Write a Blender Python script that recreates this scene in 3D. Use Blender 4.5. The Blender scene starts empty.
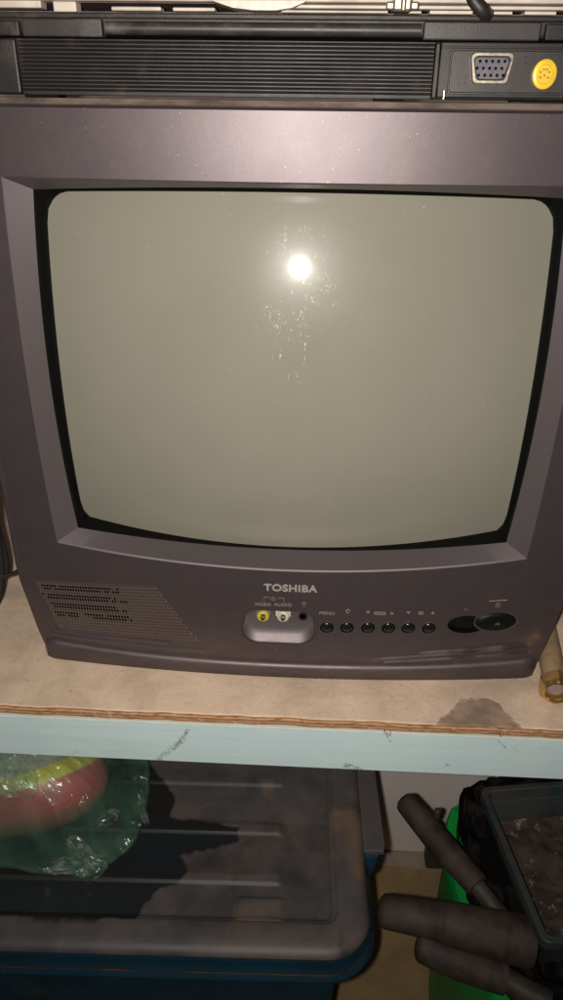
import bpy, bmesh, math, random
from math import sin, cos, pi, radians, sqrt, atan2, exp
from mathutils import Vector, Matrix, noise
random.seed(4)
sc = bpy.context.scene
COL = sc.collection

# ------------------------------------------------------------------ camera
F = 750.0
CAM = Vector((0.0133, -0.4358, 0.3735))
p_, y_, r_ = radians(28.2), radians(2.5), radians(0.7)
FW = Vector((-sin(y_)*cos(p_), cos(y_)*cos(p_), -sin(p_)))
rt0 = Vector((cos(y_), sin(y_), 0)); up0 = rt0.cross(FW)
RT = rt0*cos(r_) + up0*sin(r_); UP = -rt0*sin(r_) + up0*cos(r_)
def ray(px, py): return RT*(px-281.5) - UP*(py-500) + FW*F
def onY(px, py, Y=0.0):
    d = ray(px, py); return CAM + d*((Y-CAM.y)/d.y)
def onZ(px, py, Z=0.0):
    d = ray(px, py); return CAM + d*((Z-CAM.z)/d.z)
cd = bpy.data.cameras.new('camera'); cam = bpy.data.objects.new('camera', cd); COL.objects.link(cam)
cd.sensor_fit = 'VERTICAL'; cd.sensor_height = 24; cd.lens = 24*F/1000; cd.clip_start = .02; cd.clip_end = 50
M = Matrix.Identity(4)
for i in range(3):
    M[i][0] = RT[i]; M[i][1] = UP[i]; M[i][2] = -FW[i]; M[i][3] = CAM[i]
cam.matrix_world = M; sc.camera = cam

# ------------------------------------------------------------------ node helpers
class NT:
    def __init__(s, name):
        s.m = bpy.data.materials.new(name); s.m.use_nodes = True
        s.t = s.m.node_tree; s.t.nodes.clear()
        s.out = s.t.nodes.new('ShaderNodeOutputMaterial')
        s.co = s.t.nodes.new('ShaderNodeTexCoord').outputs['Object']
    def n(s, typ, **k):
        nd = s.t.nodes.new(typ)
        for a, b in k.items(): setattr(nd, a, b)
        return nd
    def link(s, a, b): s.t.links.new(a, b)
    def put(s, sock, v):
        if isinstance(v, bpy.types.NodeSocket): s.link(v, sock)
        elif isinstance(v, (tuple, list)) and len(v) == 3 and sock.type == 'RGBA': sock.default_value = (*v, 1)
        else: sock.default_value = v
    def math(s, op, a, b=0.0, c=0.0, clamp=False):
        nd = s.n('ShaderNodeMath', operation=op, use_clamp=clamp)
        s.put(nd.inputs[0], a); s.put(nd.inputs[1], b); s.put(nd.inputs[2], c); return nd.outputs[0]
    def noise(s, scale, detail=4, rough=.55, co=None, stretch=None, dist=0):
        c = co or s.co
        if stretch:
            mp = s.n('ShaderNodeMapping'); s.link(c, mp.inputs[0]); mp.inputs['Scale'].default_value = stretch; c = mp.outputs[0]
        nd = s.n('ShaderNodeTexNoise'); s.link(c, nd.inputs['Vector'])
        nd.inputs['Scale'].default_value = scale; nd.inputs['Detail'].default_value = detail
        nd.inputs['Roughness'].default_value = rough; nd.inputs['Distortion'].default_value = dist
        return nd.outputs[0]
    def ramp(s, v, a, b, lo=0.0, hi=1.0):
        nd = s.n('ShaderNodeMapRange', interpolation_type='SMOOTHSTEP')
        s.put(nd.inputs['Value'], v); nd.inputs['From Min'].default_value = a; nd.inputs['From Max'].default_value = b
        nd.inputs['To Min'].default_value = lo; nd.inputs['To Max'].default_value = hi; return nd.outputs[0]
    def mix(s, f, a, b):
        nd = s.n('ShaderNodeMix', data_type='RGBA'); s.put(nd.inputs[0], f); s.put(nd.inputs[6], a); s.put(nd.inputs[7], b); return nd.outputs[2]
    def sep(s):
        nd = s.n('ShaderNodeSeparateXYZ'); s.link(s.co, nd.inputs[0]); return nd.outputs
    def attr(s, name):
        return s.n('ShaderNodeAttribute', attribute_name=name).outputs['Fac']
    def bump(s, h, strength=.3, dist=.001):
        nd = s.n('ShaderNodeBump'); nd.inputs['Strength'].default_value = strength; nd.inputs['Distance'].default_value = dist
        s.link(h, nd.inputs['Height']); return nd.outputs[0]
    def bsdf(s, color, rough, metal=0.0, spec=.5, normal=None, coat=0.0, coat_rough=.1, **k):
        b = s.n('ShaderNodeBsdfPrincipled')
        s.put(b.inputs['Base Color'], color); s.put(b.inputs['Roughness'], rough); s.put(b.inputs['Metallic'], metal)
        s.put(b.inputs['Specular IOR Level'], spec); s.put(b.inputs['Coat Weight'], coat); s.put(b.inputs['Coat Roughness'], coat_rough)
        if normal: s.link(normal, b.inputs['Normal'])
        for a, v in k.items(): s.put(b.inputs[a], v)
        s.link(b.outputs[0], s.out.inputs[0]); return b
def simple(name, c1, c2=None, rough=.5, metal=0.0, scale=60, spec=.5, bump=0.0, bscale=400, dust=None, dlo=.55, dhi=.75, dscale=25, coat=0.0):
    t = NT(name); c2 = c2 or tuple(v*.8 for v in c1)
    col = t.mix(t.ramp(t.noise(scale), .35, .65), c1, c2)
    r = t.math('ADD', t.math('MULTIPLY', t.noise(scale*1.7), .2), rough-.1)
    if dust:
        m = t.ramp(t.noise(dscale, 8, .7), dlo, dhi, 0, .8); col = t.mix(m, col, dust)
        r = t.math('ADD', r, t.math('MULTIPLY', m, .3))
    nm = t.bump(t.noise(bscale, 3), bump) if bump else None
    t.bsdf(col, r, metal, spec, nm, coat); return t.m

# ------------------------------------------------------------------ mesh helpers
def link(name, verts, faces, mat=None, parent=None, smooth=False, mats=None, fm=None):
    me = bpy.data.meshes.new(name); me.from_pydata([tuple(v) for v in verts], [], faces); me.update()
    bm = bmesh.new(); bm.from_mesh(me); bmesh.ops.recalc_face_normals(bm, faces=bm.faces); bm.to_mesh(me); bm.free()
    o = bpy.data.objects.new(name, me); COL.objects.link(o)
    for m in (mats or [mat]): me.materials.append(m)
    if fm: me.polygons.foreach_set('material_index', fm)
    if smooth: me.polygons.foreach_set('use_smooth', [True]*len(me.polygons)); 
    if parent: o.parent = parent
    return o
def thing(name, label, cat, loc=(0, 0, 0), group=None):
    o = bpy.data.objects.new(name, None); COL.objects.link(o); o.location = loc; o.empty_display_size = .02
    o['label'] = label; o['category'] = cat
    if group: o['group'] = group
    return o
def tag(o, label, cat, group=None):
    o['label'] = label; o['category'] = cat
    if group: o['group'] = group
    return o
class MB:
    def __init__(s): s.v = []; s.f = []; s.mi = []
    def add(s, V, Fc, mi=0):
        b = len(s.v); s.v += [Vector(v) for v in V]; s.f += [tuple(i+b for i in f) for f in Fc]; s.mi += [mi]*len(Fc); return s
    def box(s, a, b, mi=0, bev=0.0):
        bm = bmesh.new(); bmesh.ops.create_cube(bm, size=1)
        for v in bm.verts: v.co = Vector([(a[i]+b[i])/2 + v.co[i]*(b[i]-a[i]) for i in range(3)])
        if bev: bmesh.ops.bevel(bm, geom=bm.edges[:], offset=bev, segments=2, affect='EDGES', profile=.5)
        s.bm(bm, mi); return s
    def bm(s, bm, mi=0):
        bm.verts.index_update(); s.add([v.co.copy() for v in bm.verts], [[v.index for v in f.verts] for f in bm.faces], mi); bm.free()
    def loft(s, rings, mi=0, cap=True, closed=True):
        b = len(s.v); n = len(rings[0])
        for r in rings: s.v += [Vector(p) for p in r]
        k = n if closed else n-1
        for i in range(len(rings)-1):
            for j in range(k):
                s.f.append((b+i*n+j, b+i*n+(j+1) % n, b+(i+1)*n+(j+1) % n, b+(i+1)*n+j)); s.mi.append(mi)
        if cap in (True, 'start'): s.f.append(tuple(b+j for j in range(n))[::-1]); s.mi.append(mi)
        if cap in (True, 'end'): s.f.append(tuple(b+(len(rings)-1)*n+j for j in range(n))); s.mi.append(mi)
        return s
    def tube(s, pts, rad, seg=16, mi=0, round_ends=False):
        pts = [Vector(p) for p in pts]; rads = rad if isinstance(rad, (list, tuple)) else [rad]*len(pts)
        d0 = (pts[1]-pts[0]).normalized(); a = d0.orthogonal().normalized(); rings = []
        for i, p in enumerate(pts):
            d = (pts[min(i+1, len(pts)-1)]-pts[max(i-1, 0)]).normalized()
            a = (a - d*a.dot(d)).normalized(); b = d.cross(a)
            rings.append([p + (a*cos(2*pi*k/seg)+b*sin(2*pi*k/seg))*rads[i] for k in range(seg)])
        return s.loft(rings, mi)
    def build(s, name, mat=None, parent=None, smooth=False, mats=None):
        return link(name, s.v, s.f, mat, parent, smooth, mats, s.mi)
def sharp(o, deg=35):
    bm = bmesh.new(); bm.from_mesh(o.data)
    for f in bm.faces: f.smooth = True
    for e in bm.edges: e.smooth = len(e.link_faces) == 2 and e.calc_face_angle(0) < radians(deg)
    bm.to_mesh(o.data); bm.free(); return o
def fix(child, parent):   # children are modelled in world space: undo the parent's offset
    child.parent = parent; child.matrix_parent_inverse = Matrix.Translation(-Vector(parent.location)); return child
def curve_pts(P, n):     # Catmull-Rom through P
    P = [Vector(p) for p in P]; out = []
    for i in range(len(P)-1):
        a, b, c, d = P[max(i-1, 0)], P[i], P[i+1], P[min(i+2, len(P)-1)]
        for k in range(n):
            t = k/n; out.append(.5*((2*b)+(c-a)*t+(2*a-5*b+4*c-d)*t*t+(3*b-a-3*c+d)*t**3))
    out.append(P[-1]); return out
def rrect(cx, cy, hx, hy, r, n=8):
    out = []
    for (sx, sy, a0) in ((1, 1, 0), (-1, 1, 90), (-1, -1, 180), (1, -1, 270)):
        for k in range(n+1):
            a = radians(a0+90*k/n); out.append((cx+sx*(hx-r)+r*cos(a), cy+sy*(hy-r)+r*sin(a)))
    return out

# ------------------------------------------------------------------ materials
def tv_plastic_mat(name, base, rough, dusty=.35):
    t = NT(name)
    flake = t.noise(2600, 2, .6)
    col = t.mix(t.ramp(t.noise(6, 5), .3, .7), base, tuple(v*.9 for v in base))
    col = t.mix(t.ramp(flake, .55, .8, 0, .35), col, (.30, .25, .25))
    dm = t.math('MULTIPLY', t.ramp(t.noise(30, 8, .75), .42, .8), dusty)
    z = t.sep()[2]
    low = t.ramp(z, .06, .005, 0, .5)                       # dust that settled on the low part of the cabinet
    dm2 = t.math('MULTIPLY', low, t.ramp(t.noise(55, 7, .7, stretch=(.5, 1, 2)), .35, .7))
    hi = t.ramp(z, .3688, .3700, 0, .85)
    col = t.mix(t.math('MAXIMUM', t.math('MAXIMUM', dm, dm2), hi), col, (.17, .125, .105))
    hi = t.math('MULTIPLY', hi, t.ramp(t.noise(60, 6, .7, stretch=(.4, 1, 1)), .3, .62, .25, 1))
    col = t.mix(hi, col, (.25, .185, .15))
    sp = t.ramp(t.noise(700, 2, .5), .735, .78, 0, .55)         # specks of dust and painted-in sparkles
    col = t.mix(sp, col, (.45, .4, .36))
    r = t.math('ADD', t.math('MULTIPLY', t.noise(12, 6), .07), t.math('ADD', rough-.035, t.math('MULTIPLY', dm2, .3)))
    t.bsdf(col, r, t.math('MULTIPLY', t.math('SUBTRACT', 1.0, hi), .72), .5, t.bump(t.noise(1500, 2), .06, .0004)); return t.m
TVP = tv_plastic_mat('tv_plastic', (.108, .088, .095), .47)
TVR = tv_plastic_mat('tv_plastic_lit', (.158, .135, .142), .50, .15)
TVB = simple('tv_back_plastic', (.035, .03, .03), rough=.6, dust=(.14, .11, .09))
BLACK = simple('black_mask', (.0025, .002, .002), rough=.75, spec=.12)
GLOSSB = simple('black_button_plastic', (.009, .008, .008), rough=.22, scale=200)
OVALB = simple('oval_button_plastic', (.004, .0035, .0035), rough=.45, spec=.25)
WHITEINK = simple('pale_print', (.25, .215, .205), rough=.5, scale=900)
DIMINK = simple('worn_print', (.16, .13, .12), (.10, .08, .075), rough=.6, scale=900)
SILV = simple('silver_lettering', (.50, .45, .43), (.40, .36, .34), rough=.35, metal=.4, scale=500)

def glass_mat():
    t = NT('tube_glass')
    col = t.mix(t.ramp(t.noise(9, 3), .35, .65), (.214, .203, .163), (.203, .193, .155))
    x, y, z = t.sep()
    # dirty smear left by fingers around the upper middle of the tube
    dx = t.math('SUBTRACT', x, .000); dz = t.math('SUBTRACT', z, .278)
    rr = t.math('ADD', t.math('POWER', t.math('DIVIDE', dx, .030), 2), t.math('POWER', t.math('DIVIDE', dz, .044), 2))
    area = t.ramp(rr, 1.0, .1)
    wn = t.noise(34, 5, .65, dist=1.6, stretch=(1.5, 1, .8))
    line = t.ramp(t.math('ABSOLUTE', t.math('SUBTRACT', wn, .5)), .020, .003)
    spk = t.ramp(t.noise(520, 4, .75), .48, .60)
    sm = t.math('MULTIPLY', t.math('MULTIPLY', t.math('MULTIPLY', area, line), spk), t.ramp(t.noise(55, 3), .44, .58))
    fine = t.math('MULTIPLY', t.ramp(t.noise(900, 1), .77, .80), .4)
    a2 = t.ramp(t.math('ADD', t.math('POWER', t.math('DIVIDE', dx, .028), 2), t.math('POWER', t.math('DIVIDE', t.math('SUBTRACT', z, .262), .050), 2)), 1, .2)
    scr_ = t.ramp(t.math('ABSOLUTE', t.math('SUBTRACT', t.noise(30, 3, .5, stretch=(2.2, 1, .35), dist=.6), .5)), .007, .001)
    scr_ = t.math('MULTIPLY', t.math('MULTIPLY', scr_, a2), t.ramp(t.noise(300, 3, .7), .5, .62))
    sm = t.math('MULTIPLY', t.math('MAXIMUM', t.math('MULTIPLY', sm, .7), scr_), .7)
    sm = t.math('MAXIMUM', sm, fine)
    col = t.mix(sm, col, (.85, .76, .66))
    film = t.ramp(t.noise(16, 5, .6, stretch=(1, 1, 2)), .3, .75, .28, .36)
    b = t.bsdf(col, film, 0, .12, coat=.42, coat_rough=.075)
    return t.m
GLASS = glass_mat()

LAP = simple('laptop_plastic', (.017, .0135, .013), (.011, .009, .0085), rough=.46, spec=.35, scale=50, dust=(.13, .10, .09), dlo=.5, dhi=.85, dscale=40, bump=.15, bscale=2200)
LAP2 = simple('laptop_grey_plastic', (.038, .031, .030), (.028, .022, .022), rough=.42, spec=.4, scale=60, dust=(.16, .13, .12), dlo=.5, dhi=.8, bump=.1, bscale=2000)
METAL = simple('nickel', (.55, .50, .42), (.45, .38, .28), rough=.3, metal=.9, scale=300)
BRASS = simple('brass', (.70, .46, .19), (.52, .33, .13), rough=.22, metal=.92, scale=90, dust=(.25, .18, .10), dlo=.6, dhi=.85, dscale=120)
VGAIN = simple('violet_insert', (.075, .065, .095), (.11, .095, .095), rough=.5, scale=300, dust=(.2, .17, .14))
YEL = simple('yellow_plastic', (.80, .56, .03), (.70, .45, .03), rough=.35, scale=200)
WHP = simple('white_plastic', (.62, .56, .47), (.45, .40, .33), rough=.4, scale=200)
JYEL = simple('yellow_socket', (.52, .42, .05), (.40, .32, .05), rough=.35, scale=200)

def board_mat():
    t = NT('worn_board_top')
    x, y, z = t.sep()
    col = t.mix(t.ramp(t.noise(22, 9, .65, dist=.4), .35, .68), (.67, .51, .38), (.52, .39, .285))
    col = t.mix(t.ramp(t.noise(9, 6, .6, stretch=(1, 2.5, 1)), .50, .72, 0, .5), col, (.36, .27, .22))
    col = t.mix(t.ramp(t.noise(260, 6, .7), .58, .68, 0, .55), col, (.24, .165, .12))
    col = t.mix(t.ramp(t.noise(120, 8, .8), .54, .70, 0, .7), col, (.72, .60, .48))
    # grey patch where the surface has peeled off near the front edge
    wob = t.math('MULTIPLY', t.math('SUBTRACT', t.noise(75, 6, .65), .5), .022)
    l = t.math('SUBTRACT', t.math('SUBTRACT', x, .098), t.math('MULTIPLY', t.math('ADD', y, .060), .80))
    rgt = t.math('SUBTRACT', t.math('SUBTRACT', .166, x), t.math('MULTIPLY', t.math('ADD', y, .060), .62))
    tp = t.math('SUBTRACT', -.027, y)
    pm = t.math('ADD', t.math('MINIMUM', t.math('MINIMUM', l, rgt), tp), wob)
    rimm = t.ramp(t.math('ABSOLUTE', pm), .0013, .0002, 0, .6)
    pm = t.ramp(pm, -.0022, .0038)
    pc = t.mix(t.ramp(t.noise(70, 6), .35, .65), (.30, .20, .14), (.17, .115, .088))
    col = t.mix(t.math('MULTIPLY', pm, .88), col, pc)
    col = t.mix(t.math('MULTIPLY', rimm, t.ramp(t.noise(150, 5), .4, .55)), col, (.62, .52, .42))
    up = t.n('ShaderNodeNewGeometry').outputs['Normal']
    sx = t.n('ShaderNodeSeparateXYZ'); t.link(up, sx.inputs[0])
    topm = t.ramp(sx.outputs[2], .3, .7)
    # plies of the cut edge
    ply = t.noise(900, 3, .6, stretch=(.12, .12, 1))
    ze = t.math('ADD', z, t.math('MULTIPLY', t.math('SUBTRACT', t.noise(30, 4), .5), .0016))
    band = t.math('SINE', t.math('MULTIPLY', ze, 2*pi/.0031))
    edge = t.mix(t.ramp(band, -.5, .5), (.36, .15, .055), (.52, .33, .19))
    edge = t.mix(t.ramp(ply, .5, .62, 0, .75), edge, (.16, .08, .04))
    edge = t.mix(t.ramp(t.noise(180, 6, .7), .56, .66, 0, .7), edge, (.52, .42, .33))
    col = t.mix(topm, edge, col)
    h = t.math('ADD', t.noise(160, 8, .7), t.math('MULTIPLY', pm, -.8))
    t.bsdf(col, .62, 0, .3, t.bump(h, .45, .0008)); return t.m
BOARD = board_mat()
def rail_mat():
    t = NT('pale_blue_paint')
    x, y, z = t.sep()
    col = t.mix(t.ramp(t.noise(10, 5), .3, .7), (.56, .68, .695), (.51, .635, .655))
    col = t.mix(t.ramp(t.noise(300, 5, .7), .68, .74, 0, .5), col, (.25, .24, .22))
    def scuff(x0, z0, x1, z1, w, amt):
        # noisy streak between two points
        dx, dz = x1-x0, z1-z0; L = sqrt(dx*dx+dz*dz)
        u = t.math('ADD', t.math('MULTIPLY', t.math('SUBTRACT', x, x0), dx/L), t.math('MULTIPLY', t.math('SUBTRACT', z, z0), dz/L))
        v = t.math('SUBTRACT', t.math('MULTIPLY', t.math('SUBTRACT', x, x0), -dz/L), t.math('MULTIPLY', t.math('SUBTRACT', z, z0), -dx/L))
        v = t.math('ABSOLUTE', t.math('ADD', v, t.math('MULTIPLY', t.math('SUBTRACT', t.noise(130, 4), .5), w*2.2)))
        m = t.math('MULTIPLY', t.ramp(v, w, w*.3), t.math('MULTIPLY', t.ramp(u, -.002, .001), t.ramp(u, L+.002, L-.001)))
        return t.math('MULTIPLY', t.math('MULTIPLY', m, t.ramp(t.noise(420, 5, .75), .42, .56)), amt)
    marks = None
    for (pa, pb, w, a) in [((188, 731), (177, 745), .0018, .8), ((178, 744), (158, 762), .0030, .45), ((184, 740), (172, 752), .0022, .7),
                           ((384, 733), (391, 743), .0009, .8), ((345, 766), (362, 773), .0030, .7), ((336, 770), (366, 774), .0015, .7),
                           ((497, 741), (507, 750), .0007, .8), ((447, 766), (450, 767), .0012, .8)]:
        A, B = onY(*pa, -.057), onY(*pb, -.057)
        m = scuff(A.x, A.z, B.x, B.z, w, a); marks = m if marks is None else t.math('MAXIMUM', marks, m)
    col = t.mix(marks, col, (.10, .10, .10))
    brush = t.noise(8, 5, .6, stretch=(.35, 1, 14)); col = t.mix(t.ramp(brush, .45, .75, 0, .25), col, (.36, .46, .47))
    col = t.mix(t.ramp(t.noise(26, 7, .7), .63, .72, 0, .5), col, (.44, .46, .40))
    tw = t.math('ADD', z, t.math('MULTIPLY', t.math('SUBTRACT', t.noise(70, 5), .5), .004))
    col = t.mix(t.ramp(tw, -.0100, -.0080, 0, .55), col, (.46, .40, .28))
    t.bsdf(col, .45, 0, .4, t.bump(t.math('ADD', brush, t.noise(90, 5)), .25, .001)); return t.m
RAIL = rail_mat()

def lid_mat():
    t = NT('dusty_navy_plastic')
    d = t.attr('dust'); e = t.attr('mud')
    base = t.mix(t.ramp(t.noise(20, 4), .3, .7), (.007, .030, .050), (.009, .036, .058))
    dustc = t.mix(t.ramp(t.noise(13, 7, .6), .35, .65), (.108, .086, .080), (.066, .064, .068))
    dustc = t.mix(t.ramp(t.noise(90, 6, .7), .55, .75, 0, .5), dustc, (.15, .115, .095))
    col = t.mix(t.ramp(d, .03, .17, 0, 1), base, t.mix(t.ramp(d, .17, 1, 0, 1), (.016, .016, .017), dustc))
    col = t.mix(t.math('MULTIPLY', e, t.ramp(t.noise(60, 6, .6), .3, .6, .4, 1)), col, (.15, .100, .068))
    col = t.mix(t.ramp(t.noise(500, 3, .6), .71, .75, 0, .6), col, (.3, .27, .25))
    t.bsdf(col, t.math('ADD', .34, t.math('MULTIPLY', d, .22)), 0, .45, t.bump(t.noise(60, 6), .12, .001)); return t.m
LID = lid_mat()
NAVY = simple('navy_plastic', (.010, .045, .075), (.008, .032, .055), rough=.35, scale=20, dust=(.07, .065, .065), dlo=.55, dhi=.85, dscale=18)
TEAL = simple('dirty_teal_plastic', (.018, .050, .050), (.012, .032, .034), rough=.55, scale=25, dust=(.052, .042, .036), dlo=.34, dhi=.58, dscale=35, bump=.2, bscale=200)
GREEN = simple('green_plastic', (.012, .36, .06), (.010, .29, .05), rough=.4, scale=20, dust=(.10, .12, .05), dlo=.6, dhi=.85, dscale=14)
BAGK = simple('black_film', (.006, .005, .005), rough=.65, scale=60, spec=.12)
RUB = simple('dusty_black_rubber', (.058, .036, .027), (.022, .015, .012), rough=.66, scale=40, dust=(.085, .062, .050), dlo=.40, dhi=.80, dscale=30, bump=.3, bscale=500)
STEEL = simple('dirty_grey_steel', (.075, .06, .048), (.04, .032, .027), rough=.6, metal=.2, scale=60)
SOIL = simple('dry_soil', (.088, .064, .050), (.048, .036, .031), rough=.9, scale=38, spec=.1, bump=.8, bscale=260, dust=(.30, .27, .24), dlo=.56, dhi=.66, dscale=70)
CARD = simple('brown_card', (.40, .27, .125), (.28, .19, .095), rough=.8, scale=14, spec=.2, dust=(.26, .20, .13), dlo=.48, dhi=.7, dscale=12)
FLOORM = simple('dusty_concrete', (.40, .32, .24), (.33, .27, .21), rough=.85, scale=25, spec=.2, bump=.3, bscale=150)
WALLM = simple('off_white_wall', (.84, .74, .70), (.78, .68, .64), rough=.8, scale=14, spec=.2, dust=(.5, .42, .36), dlo=.6, dhi=.8, dscale=30)
CABLE = simple('black_cable', (.02, .016, .014), rough=.5)
HOSE = simple('tan_hose', (.34, .24, .13), (.26, .18, .10), rough=.5, scale=80, dust=(.25, .2, .13))

# ------------------------------------------------------------------ television
BUL = .012
def Yf(x): return -BUL*max(0.0, 1-(x/.19)**2)
def S(px, py):
    Y = 0
    for _ in range(8): p = onY(px, py, Y); Y = Yf(p.x)
    return p
tv = thing('crt_television', 'old grey brown tube television with a blank screen standing on the worn board shelf', 'television')
NS, NH = 26, 64
def tvloop(hwf, zt, zb, top_arc=0.0, bot_arc=0.0, r=0.0):
    """loop: left->right along top, down the right side, right->left along bottom, up the left side"""
    P = []
    for i in range(NH):
        u = -1+2*i/NH; P.append((u*hwf(zt), zt+top_arc*(1-u*u)))
    for i in range(NS):
        z = zt+(zb-zt)*i/NS; P.append((hwf(z), z))
    for i in range(NH):
        u = 1-2*i/NH; P.append((u*hwf(zb), zb-bot_arc*(1-u*u)))
    for i in range(NS):
        z = zb+(zt-zb)*i/NS; P.append((-hwf(z), z))
    if r:   # round the corners
        Q = []
        cx = {1: max(p[0] for p in P), -1: min(p[0] for p in P)}
        for (x, z) in P:
            sx = 1 if x > 0 else -1; hw = hwf(z)
            zc = zt-r if z > (zt+zb)/2 else zb+r
            dx = abs(x)-(hwf(zc)-r); dz = (z-zc)*(1 if z > (zt+zb)/2 else -1)
            if dx > 0 and dz > 0:
                L = sqrt(dx*dx+dz*dz); m = max(dx, dz); k = r/L*(m/r)
                x = sx*(hwf(zc)-r+dx*k); z = zc+dz*k*(1 if z > (zt+zb)/2 else -1)
            Q.append((x, z))
        P = Q
    return P
def hwO(z):
    if z > .072: return .194
    return .184+(.194-.184)*max(0, (z-.0125))/(.072-.0125)
def hwR(z):
    u = (z-.2185)/.115; return .1588+.0032*(1-u*u)
def hwI(z):
    u = (z-.2155)/.112; return .1464+.0058*(1-u*u)
def hwS(z):
    u = (z-.21)/.116; return .1517
ZT, ZB = .3690, .0115
outer = tvloop(hwO, ZT, ZB, r=.004)
outerF = tvloop(lambda z: hwO(z)-.0012, ZT-.0012, ZB, r=.003)
recO = tvloop(lambda z: hwR(z)+.0009, .3336+.0009, .1035-.0009, .0, .0112)
rec = tvloop(hwR, .3336, .1035, .0, .0112)
inn = tvloop(hwI, .3272, .1095, .0028, .0120)
def at(P, yf): return [Vector((x, yf(x, z), z)) for x, z in P]
rings = []
NR = 10
rings.append(at(outer, lambda x, z: Yf(x)+.0014))
for k in range(NR+1):
    t = k/NR; rings.append(at([(a[0]*(1-t)+b[0]*t, a[1]*(1-t)+b[1]*t) for a, b in zip(outerF, recO)], lambda x, z: Yf(x)))
rings.append(at(rec, lambda x, z: Yf(x)+.0009))
for k in range(1, 2):
    t = k/1; rings.append(at([(a[0]*(1-t)+b[0]*t, a[1]*(1-t)+b[1]*t) for a, b in zip(rec, inn)], lambda x, z: Yf(x)*(1-t)+.0009*(1-t)+.006*t))
nfront = len(rings)
rings.append(at(inn, lambda x, z: .007))
rings.append(at([(x*1.07, .2155+(z-.2155)*1.07) for x, z in inn], lambda x, z: .046))
rings.append(at([(x*.995, z) for x, z in outer], lambda x, z: .05))
top2 = [(x, z if z < .36 else .3722-(.3690-z)) for x, z in outer]
rings[-1] = at(top2, lambda x, z: .05)
rings.append(at(top2, lambda x, z: Yf(x)+(.0045 if z > .365 else .003)))
mb = MB(); mb.loft(rings, cap=False)
n = len(rings[0]); R = len(rings)
for j in range(n):   # close the ring
    mb.f.append(((R-1)*n+j, (R-1)*n+(j+1) % n, (j+1) % n, j)); mb.mi.append(0)
# material index: recess slopes use a paler copy that paints in their light
for idx in range(len(mb.f)):
    ringi = idx//n
    if NR+1 <= ringi < nfront: mb.mi[idx] = 1
    if ringi >= nfront: mb.mi[idx] = 0
    if ringi in (nfront-1, nfront): mb.mi[idx] = 2
bezel = mb.build('bezel', parent=tv, mats=[TVP, TVR, BLACK])
# cut-outs: socket bay, buttons, power cluster, grille
cut = MB()
def prism(P, y0, y1, mbx, mi=2, shrink=1.0, cz=0):
    cx = sum(p[0] for p in P)/len(P); c2 = sum(p[1] for p in P)/len(P)
    mbx.loft([[(x, y0, z) for x, z in P], [(cx+(x-cx)*shrink, y1, c2+(z-c2)*shrink+cz) for x, z in P]], mi)
bay = [(x, z) for x, z in rrect(-.0063, .0440, .0270, .0150, .0128, 10)]
prism(bay, -.03, -.0015, cut, 0, .93)
cuts = [cut]
btns = [S(x, 627.6+ (x-327)*.006) for x in (327, 347, 368, 388.5, 408.5, 429)]
for p in btns:
    m = MB(); prism([(p.x+.0050*cos(2*pi*k/28), p.z+.0050*sin(2*pi*k/28)) for k in range(28)], -.03, p.y+.005, m); cuts.append(m)
pa, pb = S(467, 624.5), S(496, 622)
m = MB(); prism([(pa.x+.0137*cos(2*pi*k/40), pa.z+.0077*sin(2*pi*k/40)) for k in range(40)], -.03, .0005, m); cuts.append(m)
m = MB(); prism([(pb.x+.0152*cos(2*pi*k/40), pb.z+.0083*sin(2*pi*k/40)) for k in range(40)], -.03, .0010, m); cuts.append(m)
gp = [S(33, 579), S(156, 584.5), S(201, 642), S(60, 631)]
m = MB()
gin = [(gp[0].x+.001, gp[0].z-.001), (gp[1].x-.001, gp[1].z-.001), (gp[2].x-.002, gp[2].z+.001), (gp[3].x+.001, gp[3].z+.001)]
prism(gin, -.03, .0035, m); cuts.append(m)
dg = []
for c in cuts:
    o = c.build('cutter', mats=[TVR, TVR, BLACK]); md = bezel.modifiers.new('b', 'BOOLEAN'); md.operation = 'DIFFERENCE'; md.solver = 'EXACT'; md.object = o
    dg.append(o)
bpy.context.view_layer.update()
ev = bezel.evaluated_get(bpy.context.evaluated_depsgraph_get())
nm = bpy.data.meshes.new_from_object(ev); bezel.modifiers.clear(); bezel.data = nm; nm.name = 'bezel'
for o in dg: bpy.data.objects.remove(o, do_unlink=True)
bm = bmesh.new(); bm.from_mesh(nm)
for f in bm.faces: f.smooth = f.material_index == 1
for e in bm.edges: e.smooth = len(e.link_faces) == 2 and all(f.material_index == 1 for f in e.link_faces) and e.calc_face_angle(0) < radians(14)
bm.to_mesh(nm); bm.free()

# black mask between bezel and tube
RS, ZC, Y0 = .48, .195, .001
def Ys(x, z): return Y0+(x*x+(z-ZC)**2)/(2*RS)
scr = tvloop(hwS, .3222, .0998, .0042, .0050, r=.0150)
def scale(P, k, cz=.2115): return [(x*k, cz+(z-cz)*k) for x, z in P]
mb = MB(); mb.loft([at(scale(inn, 1.004, .214), lambda x, z: .0078), at(scale(scr, 1.018), lambda x, z: Ys(x, z)-.001),
                    at(scale(scr, .985), lambda x, z: Ys(x, z)+.0012)], cap=False)
mb.build('screen_surround', BLACK, tv, smooth=True)
# the tube: concentric rings over the curved face
rr = []; K = 26
for k in range(K):
    t = 1-k/K; rr.append(at(scale(scr, t), Ys))
edge1 = at(scale(scr, 1.004), lambda x, z: Ys(x, z)+.0012); edge2 = at(scale(scr, 1.006), lambda x, z: Ys(x, z)+.012)
mb = MB(); mb.loft([edge2, edge1]+rr, cap='end')
screen = sharp(mb.build('screen', GLASS, tv, smooth=True), 25)

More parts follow.
